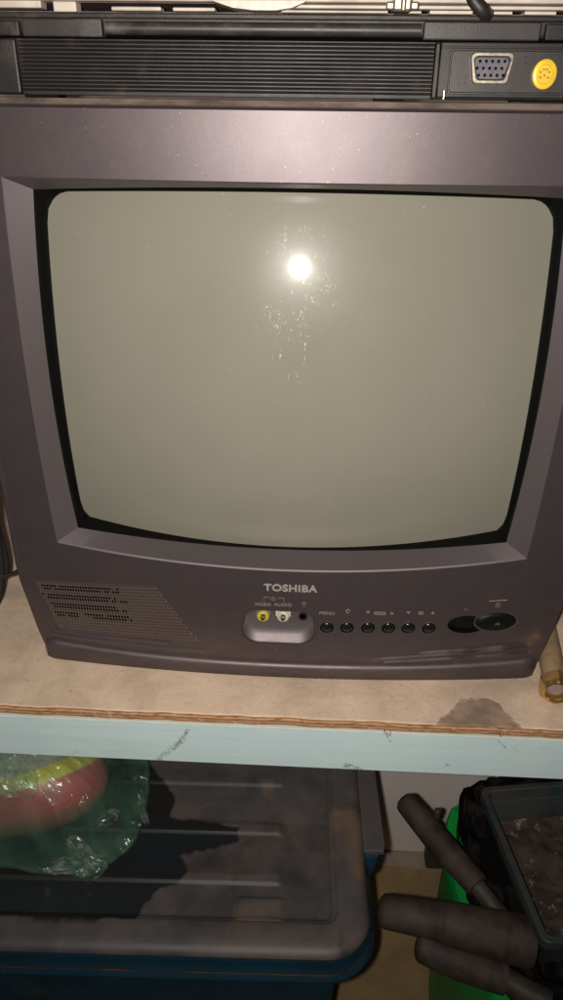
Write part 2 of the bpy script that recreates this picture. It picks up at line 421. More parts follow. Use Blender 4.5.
# rear cabinet
cab = []
for (Y, k, dz) in ((.0505, .985, 0), (.10, .965, 0), (.20, .93, -.004), (.28, .72, -.03), (.36, .55, -.06)):
    cab.append([Vector((x*k, Y, .19+(z-.19)*k+dz*(1 if z > .19 else -.5))) for x, z in top2])
mb = MB(); mb.loft(cab); mb.build('rear_cabinet', TVB, tv)

# base lip that runs along the bottom
mb = MB(); ringsb = []
NX = 80
hwB = .1848
for i in range(NX+1):
    u = -1+2*i/NX; x = u*hwB
    e = max(0, (abs(x)-(hwB-.012))/.012); back = (1-sqrt(max(0, 1-e*e)))*.010
    y0 = Yf(x)-.0034+back; zt = .0128+.0060*abs(u)**3 - back*.2
    ringsb.append([(x, .04, .0), (x, y0+.0012, 0.0002), (x, y0, .0015), (x, y0+.0001, zt-.0035), (x, y0+.0010, zt-.0010), (x, y0+.0033, zt), (x, .04, zt)])
mb.loft(ringsb); sharp(mb.build('base_lip', TVP, tv), 50)
GROOVE = simple('highlit_moulding', (.20, .16, .15), (.07, .055, .055), rough=.5, metal=.4, scale=50)  # pale colour paints a highlight onto the right-hand mouldings
# thin mouldings above the lip
def strip(px0, px1, z0, z1, h=.0008, d=.0019):
    mb = MB(); rs = []
    x0, x1 = px0, px1
    for i in range(31):
        t = i/30; x = x0+(x1-x0)*t; z = z0+(z1-z0)*t; y = Yf(x)
        rs.append([(x, y+.001, z-h), (x, y-d, z-h*.4), (x, y-d, z+h*.4), (x, y+.001, z+h)])
    mb.loft(rs); return mb
for a in ((-.176, -.058, .0225, .0188), (-.172, -.085, .0262, .0238), (.062, .172, .0185, .0285), (.070, .176, .0160, .0235), (.095, .170, .0245, .0305)):
    strip(*a, **({'h': .0004} if a[0] > 0 else {})).build('moulding', GROOVE if a[0] > 0 else TVR, tv)
strip(.139, .1515, .0688, .0694, .0004, .0003).build('moulding', SILV, tv)

# speaker grille: plate with a lattice of pits
cx0 = min(p[0] for p in gin); cx1 = max(p[0] for p in gin); cz0 = min(p[1] for p in gin); cz1 = max(p[1] for p in gin)
def inpoly(x, z, P):
    c = False; j = len(P)-1
    for i in range(len(P)):
        if (P[i][1] > z) != (P[j][1] > z) and x < (P[j][0]-P[i][0])*(z-P[i][1])/(P[j][1]-P[i][1])+P[i][0]: c = not c
        j = i
    return c
def sm0(a, b, x):
    t = min(1, max(0, (x-a)/(b-a))); return t*t*(3-2*t)
def quadmap(u, v):   # u across, v down
    a = Vector(gin[0])*(1-u)+Vector(gin[1])*u; b = Vector(gin[3])*(1-u)+Vector(gin[2])*u
    return a*(1-v)+b*v
NC, NRr = 46, 17
V = []; Fc = []; fm = []
def addq(pts, mi): 
    b = len(V); V.extend(pts); Fc.append(tuple(range(b, b+len(pts)))); fm.append(mi)
pit = []
for r in range(NRr):
    for c in range(NC):
        uc = (c+.5+(.5 if r % 2 else 0)*.98)/(NC+.5); vc = (r+.5)/NRr
        open_ = (0 < r < 12 and r not in (3, 6, 9)) and random.random() < (.985 if r < 9 else .8)*(1-sm0(.50, .80-.012*r, uc))*sm0(.0, .05, uc)
        du, dv = .5/(NC+.5), .5/NRr
        P = [quadmap(min(1, max(0, uc+du*sx)), vc+dv*sy) for sx, sy in ((-1, -1), (1, -1), (1, 1), (-1, 1))]
        k = .78 if open_ else .76
        cc = sum(P, Vector((0, 0)))/4
        hole = [cc+(p-cc)*k for p in P]
        hole8 = []
        for i in range(8):
            a = 2*pi*i/8+pi/8; e = Vector((cos(a), -sin(a)))
            hx = (P[1]-P[0]).length*.5*k; hz = (P[0]-P[3]).length*.5*k
            hole8.append(cc+Vector((e.x*hx*1.1, e.y*hz*1.1)))
        front = [Vector((p.x, Yf(p.x)-.0001, p.y)) for p in P]
        h3 = [Vector((p.x, Yf(p.x)-.0001, p.y)) for p in hole8]
        dep = .0030 if open_ else .0011+.0010*random.random()
        h4 = [Vector((cc.x+(p.x-cc.x)*.85, Yf(p.x)+dep, cc.y+(p.y-cc.y)*.85)) for p in hole8]
        # outer corners: 0 TL,1 TR,2 BR,3 BL ; hole8 angles run clockwise on screen starting right
        b = len(V); V.extend(front+h3+h4)
        c4 = [b, b+1, b+2, b+3]; h = [b+4+i for i in range(8)]; g = [b+12+i for i in range(8)]
        # order of hole8: 22.5 (right, down a bit) ... going clockwise
        corner_for = {0: 2, 1: 3, 2: 0, 3: 1}
        for q in range(4):
            a0, a1 = h[(2*q) % 8], h[(2*q+1) % 8]
            Fc.append((c4[corner_for[q]], a1, a0)); fm.append(0)
            a2 = h[(2*q+2) % 8]
            Fc.append((c4[corner_for[q]], c4[corner_for[(q+1) % 4]], a2, a1)); fm.append(0)
        for i in range(8):
            Fc.append((h[i], h[(i+1) % 8], g[(i+1) % 8], g[i])); fm.append(1 if open_ else 0)
        Fc.append(tuple(g)); fm.append(1 if open_ else 2)
for r in range(NRr):
    w_ = .5/(NC+.5)
    for (ua, ub) in (((0, w_*.98) if r % 2 else (1-w_*1.0, 1)),):
        addq([Vector((p.x, Yf(p.x)-.0001, p.y)) for p in (quadmap(ua, r/NRr), quadmap(ub, r/NRr), quadmap(ub, (r+1)/NRr), quadmap(ua, (r+1)/NRr))], 0)
PITM = simple('pit_shade', (.005, .004, .004), (.030, .023, .020), rough=.8, scale=120)  # near-black floors paint shade into the shallow pits
GRM = tv_plastic_mat('grille_plastic', (.20, .152, .140), .55, .7)
me = bpy.data.meshes.new('speaker_grille'); me.from_pydata([tuple(v) for v in V], [], Fc); me.update()
for m_ in (GRM, BLACK, PITM): me.materials.append(m_)
me.polygons.foreach_set('material_index', fm)
o = bpy.data.objects.new('speaker_grille', me); COL.objects.link(o); o.parent = tv

# lettering
def text_part(s, px, pz, size, name, mat, parent, bold=0.0, sx=1.0, ysurf=None, align='CENTER', yoff=.00035, spacing=1.0):
    c = bpy.data.curves.new('t', 'FONT'); c.body = s; c.size = size; c.align_x = align; c.align_y = 'CENTER'; c.offset = bold; c.extrude = .0002; c.space_character = spacing
    to = bpy.data.objects.new('t', c); COL.objects.link(to); bpy.context.view_layer.update()
    me = bpy.data.meshes.new_from_object(to.evaluated_get(bpy.context.evaluated_depsgraph_get())); bpy.data.objects.remove(to, do_unlink=True)
    ysurf = ysurf or (lambda x, z: Yf(x))
    for v in me.vertices:
        x, z, d = px+v.co.x*sx, pz+v.co.y, v.co.z
        v.co = (x, ysurf(x, z)-yoff+ (-d), z)
    me.materials.clear(); me.materials.append(mat); me.name = name
    o = bpy.data.objects.new(name, me); COL.objects.link(o); o.parent = parent; return o
pl = (S(264, 588)+S(317, 588.5))/2
text_part('TOSHIBA', pl.x, pl.z, .0076, 'brand_lettering', SILV, tv, bold=.00024, sx=1.12, spacing=1.06)
a = S(263, 604.2); text_part('VIDEO', a.x, a.z, .0034, 'video_marking', WHITEINK, tv, sx=1.15)
a = S(283, 604.6); text_part('AUDIO', a.x, a.z, .0034, 'audio_marking', WHITEINK, tv, sx=1.15)
a = S(327, 613); text_part('MENU', a.x, a.z, .0036, 'menu_marking', WHITEINK, tv, sx=1.1)
def poly_mark(P, name, mat=WHITEINK, eps=.0004):
    mb = MB(); b = [Vector((x, Yf(x)-eps, z)) for x, z in P]; f = [v+Vector((0, .0003, 0)) for v in b]; mb.loft([b, f])
    return mb.build(name, mat, tv)
def tri(px, py, up, s=.0013):
    a = S(px, py); k = 1 if up else -1; poly_mark([(a.x-s, a.z-k*s*.7), (a.x+s, a.z-k*s*.7), (a.x, a.z+k*s*.9)], 'arrow_marking')
tri(368, 612, False); tri(392, 613, True); tri(408.5, 612.5, False); tri(433, 612.5, True)
def frame_mark(px, py, w, h, t=.00028, mat=DIMINK):
    a = S(px, py); mb = MB()
    for (x0, z0, x1, z1) in ((-w, h-t, w, h+t), (-w, -h-t, w, -h+t), (-w-t, -h, -w+t, h), (w-t, -h, w+t, h)):
        y = Yf(a.x); mb.box((a.x+x0, y-.0004, a.z+z0), (a.x+x1, y, a.z+z1))
    mb.build('symbol_marking', mat, tv)
frame_mark(380, 613.2, .0038, .0008, mat=WHITEINK); frame_mark(421, 612.8, .0014, .0009, mat=WHITEINK)
def ring_mark(px, py, r, a0=0, a1=360, t=.00028, mat=DIMINK):
    a = S(px, py); P = []
    mb = MB(); N = 20; rs = []
    for i in range(N+1):
        an = radians(a0+(a1-a0)*i/N); y = Yf(a.x)
        c_, s_ = cos(an), sin(an)
        rs.append([(a.x+(r-t)*c_, y-.0004, a.z+(r-t)*s_), (a.x+(r+t)*c_, y-.0004, a.z+(r+t)*s_), (a.x+(r+t)*c_, y, a.z+(r+t)*s_), (a.x+(r-t)*c_, y, a.z+(r-t)*s_)])
    mb.loft(rs); mb.build('symbol_marking', mat, tv)
ring_mark(348, 611, .0013, 0, 300, mat=WHITEINK); ring_mark(273, 598.5, .0014, mat=DIMINK); ring_mark(304, 604, .0015, -20, 200); ring_mark(498, 605, .0016, 110, 430); ring_mark(466, 610, .0010, 0, 200)
for (x0, y0, x1, y1) in ((264, 597, 269, 597), (278, 598, 284, 598), (284, 598, 284, 602), (264, 597, 264, 601), (273, 597, 273, 600), (304, 602, 304, 607), (498, 602.5, 498, 605.5)):
    A, B = S(x0, y0), S(x1, y1); w = .00022
    MB().box((min(A.x, B.x)-w, Yf(A.x)-.0004, min(A.z, B.z)-w), (max(A.x, B.x)+w, Yf(A.x), max(A.z, B.z)+w)).build('symbol_marking', DIMINK, tv)

# socket bay interior : back plate, sloping scoop, rim, sockets
rimP = [(x, z) for x, z in rrect(-.0063, .0440, .0270, .0150, .0128, 10)]
mb = MB()
def off(P, k, cz=.0440, cx=-.0063): return [(cx+(x-cx)*k, cz+(z-cz)*(1-(1-k)*2)) for x, z in P]
mb.loft([at(rimP, lambda x, z: Yf(x)+.0004), at(off(rimP, 1.012), lambda x, z: Yf(x)-.0007), at(off(rimP, .985), lambda x, z: Yf(x)-.0007), at(off(rimP, .975), lambda x, z: Yf(x)+.003)], cap=False)
sharp(mb.build('socket_bay_rim', TVP, tv), 60)
# scoop: front-lower lip sloping back up to the socket plate
mb = MB(); rs = []
for (k, y, dz) in ((.985, -.0112, 0), (.965, -.0100, .0008), (.93, -.0070, .0040), (.90, -.0052, .0075)):
    rs.append([Vector(((-.0063)+(x+.0063)*k, y, (z-.0002) if z >= .044 else .044+(z-.044)*k+dz*min(1, (.044-z)/.008))) for x, z in rimP])
mb.loft(rs, cap='end'); sharp(mb.build('socket_bay', TVR, tv), 40)
def socket(px, py, mat, name):
    a = onY(px, py, -.0075); seg = 24; root = MB()
    def circ(r, y): return [(a.x+r*cos(2*pi*k/seg), y, a.z+r*sin(2*pi*k/seg)) for k in range(seg)]
    root.loft([circ(.0042, -.0051), circ(.0042, -.0078), circ(.0038, -.0082), circ(.0026, -.0082), circ(.0024, -.0062), circ(.0001, -.0062)], cap='end')
    o = sharp(root.build(name, mat, tv), 50)
    MB().loft([circ(.0017, -.0061), circ(.0016, -.0105), circ(.0010, -.0107)]).build('contact_sleeve', METAL, o)
    MB().loft([circ(.0009, -.0106), circ(.0008, -.0109)]).build('contact_hole', BLACK, o)
    MB().box((a.x-.0052, -.0058, a.z-.001), (a.x+.0052, -.0050, a.z+.0058)).build('socket_plate', WHP if mat is WHP else DIMINK, o)
socket(263, 616.5, JYEL, 'video_socket'); socket(283, 616.8, WHP, 'audio_socket')
a = onY(303, 616, -.0055)
mb = MB(); mb.loft([[(a.x+r*cos(2*pi*k/20), y, a.z+r*sin(2*pi*k/20)) for k in range(20)] for r, y in ((.0030, -.0050), (.0030, -.0066), (.0018, -.0066), (.0017, -.0052))], cap='end')
o = mb.build('headphone_socket', GLOSSB, tv)
# push buttons
for p in btns:
    mb = MB(); seg = 24; r = .0043
    prof = [(r, .004), (r, .0008), (r*.93, .0000), (r*.75, -.0005), (r*.4, -.0009), (r*.05, -.0010)]
    mb.loft([[(p.x+q*cos(2*pi*k/seg), p.y+y, p.z+q*sin(2*pi*k/seg)) for k in range(seg)] for q, y in prof])
    b = sharp(mb.build('push_button', GLOSSB, tv), 60)
    mb = MB(); mb.loft([[(p.x+q*cos(2*pi*k/seg), Yf(p.x+q*cos(2*pi*k/seg))+y, p.z+q*sin(2*pi*k/seg)) for k in range(seg)] for q, y in ((.0050, .001), (.0050, -.0004), (.0054, -.0004), (.0055, .0002))], cap=False)
    mb.build('button_rim', TVR, b)
def ell(a, rx, rz, prof, name, mat, parent, seg=40):
    mb = MB(); mb.loft([[(a.x+rx*q*cos(2*pi*k/seg), Yf(a.x+rx*q*cos(2*pi*k/seg))+y, a.z+rz*q*sin(2*pi*k/seg)) for k in range(seg)] for q, y in prof])
    return sharp(mb.build(name, mat, parent), 60)
ell(pa, .0134, .0074, ((1, .006), (1, .0030), (.6, .0020), (.02, .0018)), 'sensor_window', OVALB, tv)
pbn = ell(pb, .0146, .0077, ((1, .006), (1, .0002), (.94, -.0006), (.6, -.0014), (.02, -.0018)), 'power_button', OVALB, tv)
ell(pb, .0156, .0086, ((.965, .003), (.965, -.0003), (1.0, -.0003), (1.0, .0004)), 'power_button_rim', TVR, pbn)
text_part('I/O', pb.x+.0005, pb.z, .0026, 'power_marking', DIMINK, pbn, yoff=.0024)

# ------------------------------------------------------------------ laptop lying on the television
lap = thing('laptop', 'closed black laptop lying on top of the television with its ribbed rear edge facing out', 'laptop', (0, .01, .373))
LY = .010
def lp(mb, name, mat, parent=None, sm=False, mats=None):
    o = mb.build(name, mat, mats=mats); fix(o, parent or lap)
    if sm: sharp(o, 40)
    return o
XL, XR = -.168, .19
mb = MB(); mb.box((XL, LY+.004, .3735), (XR, .26, .3995), bev=.001); lp(mb, 'base', LAP)
mb = MB(); mb.box((XL-.001, LY+.006, .4012), (XR, .26, .4100), bev=.0016); lp(mb, 'screen_lid', LAP)
# ribbed battery: horizontal rolls
mb = MB(); rs = []
zs = []; prof = []
N = 13; z0, z1 = .3748, .3985
prof.append((LY+.006, .3736)); prof.append((LY+.0008, .3738))
for i in range(N):
    za = z0+(z1-z0)*i/N; zb = z0+(z1-z0)*(i+1)/N; h = zb-za
    prof += [(LY+.0009, za+h*.02), (LY+.0009, za+h*.28), (LY-.0006, za+h*.42), (LY-.0009, za+h*.62), (LY-.0005, za+h*.86), (LY+.0009, za+h*.98)]
prof += [(LY+.0008, .3990), (LY+.006, .3992)]
for x in (-.1465, -.1463, .0688, .0690):
    k = .0005 if x in (-.1465, .0690) else 0
    rs.append([(x, y+k, z) for y, z in prof])
mb.loft(rs); lp(mb, 'ribbed_battery', LAP)
mb = MB(); mb.box((-.1600, LY-.0005, .3738), (-.1470, LY+.006, .3990), bev=.001); lp(mb, 'battery_end', LAP); mb = MB(); mb.box((.0694, LY-.0004, .3742), (.0715, LY+.006, .3985), bev=.0004); lp(mb, 'battery_end', LAP)
# hinge bar and covers
mb = MB(); mb.tube([(-.1000, LY+.0050, .4043), (.0615, LY+.0050, .4043)], .0030, 20); lp(mb, 'hinge_bar', LAP2, sm=True)
for x0, x1 in ((-.1425, -.1012), (.0625, .1205)):
    mb = MB(); mb.box((x0, LY+.0002, .4000), (x1, LY+.009, .4080), bev=.0007); lp(mb, 'hinge_cover', LAP2)
mb = MB(); mb.box((.1235, LY+.001, .4003), (XR, LY+.009, .4075), bev=.0006); lp(mb, 'corner_block', LAP); mb = MB(); mb.box((XL+.001, LY+.001, .4003), (-.1445, LY+.009, .4070), bev=.0006); lp(mb, 'corner_block', LAP)
mb = MB(); mb.box((XL, LY+.0025, .4083), (XR, LY+.02, .4108), bev=.0006); lp(mb, 'lid_edge', LAP)
# connector block
mb = MB(); mb.box((.0720, LY-.0004, .3745), (XR, LY+.01, .3993), bev=.0006); mb.box((.0720, LY-.0012, .3965), (XR, LY+.004, .3974), bev=.0002); lp(mb, 'port_block', LAP)
mb = MB()   # panel rim
PX0, PX1, PZ0, PZ1 = .0775, .150, .3768, .3957
ro = rrect((PX0+PX1)/2, (PZ0+PZ1)/2, (PX1-PX0)/2, (PZ1-PZ0)/2, .0015, 4)
def offs(P, d): 
    cx = (PX0+PX1)/2; cz = (PZ0+PZ1)/2; hx = (PX1-PX0)/2; hz = (PZ1-PZ0)/2
    return [(cx+(x-cx)*(hx+d)/hx, cz+(z-cz)*(hz+d)/hz) for x, z in P]
mb.loft([[(x, LY, z) for x, z in offs(ro, .0008)], [(x, LY-.0013, z) for x, z in offs(ro, .0005)], [(x, LY-.0013, z) for x, z in ro], [(x, LY-.0006, z) for x, z in offs(ro, -.0004)]], cap='end')
lp(mb, 'port_panel', LAP2)
# VGA port
vc = onY(490.5, 68.5, LY); hx, hz = .0104, .0066
def dshape(k, e=0): 
    P = []
    for (sx, sy, a0) in ((1, 1, 0), (-1, 1, 90), (-1, -1, 180), (1, -1, 270)):
        for q in range(6):
            a = radians(a0+18*q); r = .0022
            w = hx+e-(0 if sy > 0 else .0016)
            P.append((vc.x+(sx*(w-r)+r*cos(a))*k, vc.z+(sy*(hz+e-r)+r*sin(a))*k))
    return P
mb = MB(); mb.loft([[(x, LY-.0004, z) for x, z in dshape(1, .0004)], [(x, LY-.0030, z) for x, z in dshape(1, 0)], [(x, LY-.0030, z) for x, z in dshape(1, -.0011)], [(x, LY-.0010, z) for x, z in dshape(1, -.0012)]], cap=False)
vga = lp(mb, 'display_port', METAL, sm=True)
mb = MB(); mb.loft([[(x, LY-.0008, z) for x, z in dshape(1, -.0012)], [(x, LY-.0024, z) for x, z in dshape(1, -.0019)]])
o = mb.build('insert', VGAIN); o.parent = vga
mb = MB()
for r in range(3):
    for c in range(5):
        x = vc.x+(c-2)*.0031+(-.0009 if r == 1 else .0002); z = vc.z+(1-r)*.0031
        mb.loft([[(x+.00078*cos(2*pi*k/12), y, z+.00078*sin(2*pi*k/12)) for k in range(12)] for y in (LY-.0022, LY-.0026)])
o = mb.build('pin_holes', BLACK); o.parent = vga
# yellow round port
yc = onY(543.5, 74.5, LY)
mb = MB()
def circ(c, r, y, seg=28): return [(c.x+r*cos(2*pi*k/seg), y, c.z+r*sin(2*pi*k/seg)*1.12) for k in range(seg)]
mb.loft([circ(yc, .0060, LY-.0004), circ(yc, .0060, LY-.0028), circ(yc, .0054, LY-.0032), circ(yc, .0040, LY-.0032), circ(yc, .0037, LY-.0024)], cap='end')
yp = lp(mb, 'video_port', YEL, sm=True)
mb = MB()
for (dx, dz) in ((-.0022, .001), (-.0008, .0022), (.0008, .0022), (.0022, .001), (-.0020, -.0014), (0, -.0005), (.0020, -.0014)):
    mb.box((yc.x+dx-.0005, LY-.0030, yc.z+dz-.0005), (yc.x+dx+.0005, LY-.0023, yc.z+dz+.0005))
o = mb.build('port_pins', simple('ochre', (.35, .2, .03), rough=.5)); o.parent = yp
# small moulded symbols beside the ports
mb = MB(); a = onY(462, 80, LY); w = .0018
for (x0, z0, x1, z1) in ((-w, -w, w, -w+.0004), (-w, w-.0004, w, w), (-w, -w, -w+.0004, w), (w-.0004, -w, w, w)):
    mb.box((a.x+x0, LY-.0010, a.z+z0), (a.x+x1, LY-.0005, a.z+z1))
lp(mb, 'port_symbol', LAP2); mb = MB(); a = onY(528, 60, LY); mb.box((a.x-.0014, LY-.0010, a.z-.0014), (a.x-.001, LY-.0005, a.z+.0014)); mb.box((a.x-.0014, LY-.0010, a.z-.0014), (a.x+.001, LY-.0005, a.z-.001)); mb.box((a.x-.0014, LY-.0010, a.z+.001), (a.x+.001, LY-.0005, a.z+.0014)); mb.box((a.x+.0022, LY-.0010, a.z-.0004), (a.x+.0034, LY-.0005, a.z+.0004))
lp(mb, 'port_symbol', LAP2)
a = onY(443.5, 95.5, LY)
mb = MB(); mb.tube([(a.x, LY-.0015, a.z-.0018), (a.x, LY-.0015, a.z+.0022)], .0008, 12); lp(mb, 'screw_post', METAL, sm=True)
for x0, x1, z in ((-.1460, -.128, .3722), (.112, .138, .3728), (.04, .055, .3725)):
    mb = MB(); mb.box((x0, LY+.001, z), (x1, LY+.016, .3740), bev=.0004); lp(mb, 'rubber_foot', BLACK)

# ------------------------------------------------------------------ rack and odds and ends on top of the laptop
CREAM = simple('cream_paint', (.62, .54, .46), (.50, .42, .36), rough=.45, scale=60, dust=(.3, .24, .2))
MAROON = simple('dark_card', (.09, .05, .045), (.13, .09, .08), rough=.6, scale=80)
rk = thing('slatted_tray', 'cream slatted tray with dark gaps lying above the laptop', 'tray', (0, .03, .411))
ZR = .4112
def rp(mb, name, mat): return fix(mb.build(name, mat), rk)
mb = MB(); mb.box((-.19, .030, ZR), (.20, .24, ZR+.0015)); mb.box((-.19, .026, ZR+.0050), (.20, .24, ZR+.006)); rp(mb, 'shelf_sheet', MAROON)
for (x0, x1, z0, z1, y, m_) in ((-.19, -.135, .0022, .0060, .022, CREAM), (-.128, -.116, .0004, .0050, .020, CREAM), (-.098, -.072, .0012, .0030, .021, CREAM), (-.066, -.044, .0012, .0028, .021, CREAM),
                          (-.016, .20, .0028, .0044, .021, CREAM), (-.010, .045, .0010, .0021, .022, CREAM), (.048, .062, .0010, .0021, .022, CREAM), (.066, .088, .0008, .0024, .022, CREAM), (.094, .108, .0008, .0022, .022, CREAM), (.114, .130, .0008, .0024, .022, CREAM)):
    mb = MB(); mb.box((x0, y, ZR+z0), (x1, y+.01, ZR+z1), bev=.0006); rp(mb, 'slat', m_)
mb = MB(); mb.box((-.19, .018, ZR+.0052), (.20, .03, ZR+.012), bev=.001); rp(mb, 'front_lip', CREAM)
# rounded cream dish edge and grey block seen between
mb = MB(); P = [(-.045, ZR+.0052), (-.034, ZR+.0022), (-.024, ZR+.0012), (-.012, ZR+.0012), (-.004, ZR+.0024), (.003, ZR+.0052)]
mb.loft([[(x, .014, z) for x, z in P], [(x, .035, z) for x, z in P]]); tag(mb.build('dish', WHP), 'small cream dish with rounded underside resting above the middle of the laptop', 'dish')
mb = MB(); mb.box((.046, .008, ZR+.0006), (.0555, .02, ZR+.0075), bev=.0012); mb.box((.043, .010, ZR+.0014), (.059, .016, ZR+.0050), bev=.0008); mb.tube([(.051, .006, ZR+.001), (.051, .006, ZR+.0065)], .0014, 12)
tag(mb.build('metal_clip', METAL), 'small silver metal clip on the front of the slatted tray', 'clip')
a0, a1, a2 = onY(470, -14, .004), onY(474, 0, .004), onY(485, 13.5, .006)
mb = MB(); mb.tube(curve_pts([a0, a1, a2, a2+Vector((.004, .02, .001)), a2+Vector((.004, .06, .002))], 8), .0032, 14)
tag(sharp(mb.build('cable', CABLE), 50), 'short black cable hanging down onto the laptop beside the metal clip', 'cable')

# ------------------------------------------------------------------ shelf
shelf = thing('shelf', 'worn beige board shelf with splintered front edge on a pale blue painted rail', 'shelf')
FY = -.0545
V = []; NXs, NYs = 240, 8
mb = MB(); xs = [-.60+1.3*i/NXs for i in range(NXs+1)]
top, edge = [], []
rs = []
for x in xs:
    j = .0010*noise.noise(Vector((x*60, 1.3, 0)))+.0006*noise.noise(Vector((x*300, 5, 0)))
    k = .0006*noise.noise(Vector((x*90, 9, 0)))
    rs.append([(x, .36, 0), (x, FY+j+.0015, 0), (x, FY+j+.0003, -.0004+k*.3), (x, FY+j*.6, -.004), (x, FY+.0006+j, -.0078), (x, .36, -.0078)])
mb.loft(rs); mb.build('board', BOARD, shelf)
mb = MB(); mb.box((-.60, FY-.0012, -.0455), (.70, FY+.030, -.0082), bev=.0008); mb.build('front_rail', RAIL, shelf)
# loose fibres along the cut edge
FIB = simple('fibre', (.20, .14, .10), rough=.8)
for px, py in ((385, 738), (386, 741), (501, 740), (504, 741), (507, 742), (498, 739), (300, 727), (120, 720), (455, 693), (474, 690)):
    a = onZ(px, py, .0005) if py < 700 else onZ(px, py-9, .0008)
    for q in range(1):
        b = a+Vector((random.uniform(-.003, .003), random.uniform(-.003, 0), random.uniform(-.004, .001) if py > 700 else random.uniform(.0003, .001)))
        c = b+Vector((random.uniform(-.002, .002), -.0005, random.uniform(-.003, -.001) if py > 700 else -.0002))
        if py > 700:
            b.y = min(b.y, FY-.003); c.y = FY-.0028
        mb = MB(); mb.tube(curve_pts([a, b, c], 4), .00013, 5); mb.build('wood_splinter', FIB, shelf)

# brass fitting with hose, right of the television
bf = thing('pipe_fitting', 'brass hexagonal nut on a tan hose lying on the shelf right of the television', 'pipe fitting', onZ(556, 705, 0))
ax0 = onZ(557, 693, .0115); ax1 = onZ(546, 634, .0100)
d = (ax1-ax0).normalized(); sd = d.cross(Vector((0, 0, 1))).normalized(); uu = sd.cross(d)
def hexring(c, r, n_=6, rot=0): return [c+(sd*cos(2*pi*k/n_+rot)+uu*sin(2*pi*k/n_+rot))*r for k in range(n_)]
def cr(c, r): return hexring(c, r, 36)
mb = MB(); H = []
def hx(r, t_):   # 36-gon that follows a hexagon
    out = []
    for k in range(36):
        a = 2*pi*k/36; m = ((a+pi/6) % (pi/3))-pi/6; out.append(ax0+d*t_+(sd*cos(a)+uu*sin(a))*(r/cos(m)))
    return out
mb.loft([cr(ax0+d*.0005, .0074), cr(ax0-d*.0006, .0080), cr(ax0-d*.0004, .0092), hx(.0098, .0012), hx(.0104, .0024), hx(.0104, .0110), cr(ax0+d*.0125, .0095), cr(ax0+d*.0130, .0070)], cap=False)
mb.loft([cr(ax0+d*.0005, .0074), cr(ax0+d*.0060, .0072)], cap=False)
fix(sharp(mb.build('hex_nut', BRASS), 25), bf)
mb = MB(); mb.loft([cr(ax0+d*.0060, .0073), cr(ax0+d*.0045, .0050), cr(ax0+d*.0045, .0002)]); fix(mb.build('hose_end', simple('grey_rubber', (.26, .20, .18), rough=.5)), bf)
mb = MB(); mb.tube([ax0+d*.010, ax0+d*.02, ax0+d*.05, ax1, ax1+d*.05, ax1+d*.12], .0083, 24); fix(sharp(mb.build('hose', HOSE), 50), bf)

# cable loops at the left
mb = MB()
for k, (pts, r) in enumerate(((((-6, 470), (-3, 520), (3, 560), (2, 590), (-8, 615)), .0028), (((-10, 500), (0, 530), (7, 555), (8, 572), (4, 577), (-10, 574)), .0028), (((-10, 520), (-3, 550), (0, 580), (-8, 600)), .0028))):
    P = [onY(x-3, y, .010+.006*k) for x, y in pts]
    mb.tube(curve_pts(P, 8), r, 10)
P = [onY(x, y, .004) for x, y in ((-12, 573), (2, 576), (12, 574), (18, 571))]
mb.tube(curve_pts(P, 6), .0016, 10)
tag(sharp(mb.build('cable_bundle', CABLE), 60), 'loops of dark cable hanging beside the lower left side of the television', 'cable')

# ------------------------------------------------------------------ room setting
def struct(o): o['kind'] = 'structure'; return o
mb = MB(); mb.box((-2, -1.5, -.60), (2.2, 1.2, -.55)); struct(mb.build('floor', FLOORM))
mb = MB(); mb.box((-2, .62, -.55), (2.2, .70, 1.4)); struct(mb.build('wall', WALLM))
mb = MB(); mb.box((-.25, .262, -.5495), (.80, .280, -.06), bev=.001)
tag(mb.build('white_panel', WALLM), 'off white panel standing upright on the floor behind the storage box', 'panel')
# cardboard sheet
P = [onZ(x, y, -.545) for x, y in ((330, 862), (395, 866), (440, 872), (470, 880))]
P = [Vector((p.x, p.y, 0)) for p in P]
P += [Vector((.62, .20, 0)), Vector((.60, -.30, 0)), Vector((-.30, -.32, 0)), Vector((-.30, .225, 0))]
mb = MB(); mb.loft([[(p.x, p.y, -.5495) for p in P], [(p.x, p.y, -.545) for p in P]])
tag(mb.build('cardboard_sheet', CARD), 'brown cardboard sheet lying flat on the floor between the two plastic containers', 'cardboard')
a = onZ(426, 879, -.55); b = onZ(448, 879, -.55)
mb = MB(); mb.box((a.x, .232, -.5445), (b.x+.02, .256, -.498), bev=.003)
tag(mb.build('dark_block', simple('dark_brown_wood', (.07, .045, .035), (.05, .035, .03), rough=.7)), 'small dark brown block on the floor against the white panel', 'block')

# ------------------------------------------------------------------ storage box
ZL = -.17
RO = radians(1.6)
ORG = Vector((.0715, -.1145, 0))
W, D_ = .46, .296
def L2W(u, v, z):  # u from right edge going left (negative), v from the front edge going back
    return Vector((ORG.x+u*cos(RO)-v*sin(RO), ORG.y+u*sin(RO)+v*cos(RO), z))
def W2L(x, y):
    dx, dy = x-ORG.x, y-ORG.y; return dx*cos(RO)+dy*sin(RO), -dx*sin(RO)+dy*cos(RO)
box = thing('storage_box', 'large navy plastic storage box with a dusty ribbed lid standing under the shelf', 'storage box', (-.16, .02, -.545))
def outl(ins, z, r=.036):
    R0 = rrect(-W/2, D_/2, W/2-ins, D_/2-ins, max(.004, r-ins), 12); out = []
    R1 = rrect(-W/2, D_/2, W/2, D_/2, r, 12)
    for i in range(len(R0)):
        a, b = Vector(R0[i]), Vector(R0[(i+1) % len(R0)]); k = max(1, int((Vector(R1[(i+1) % len(R1)])-Vector(R1[i])).length/.004))
        out += [a+(b-a)*(q/k) for q in range(k)]
    return [L2W(p.x, p.y, z) for p in out]
mb = MB()
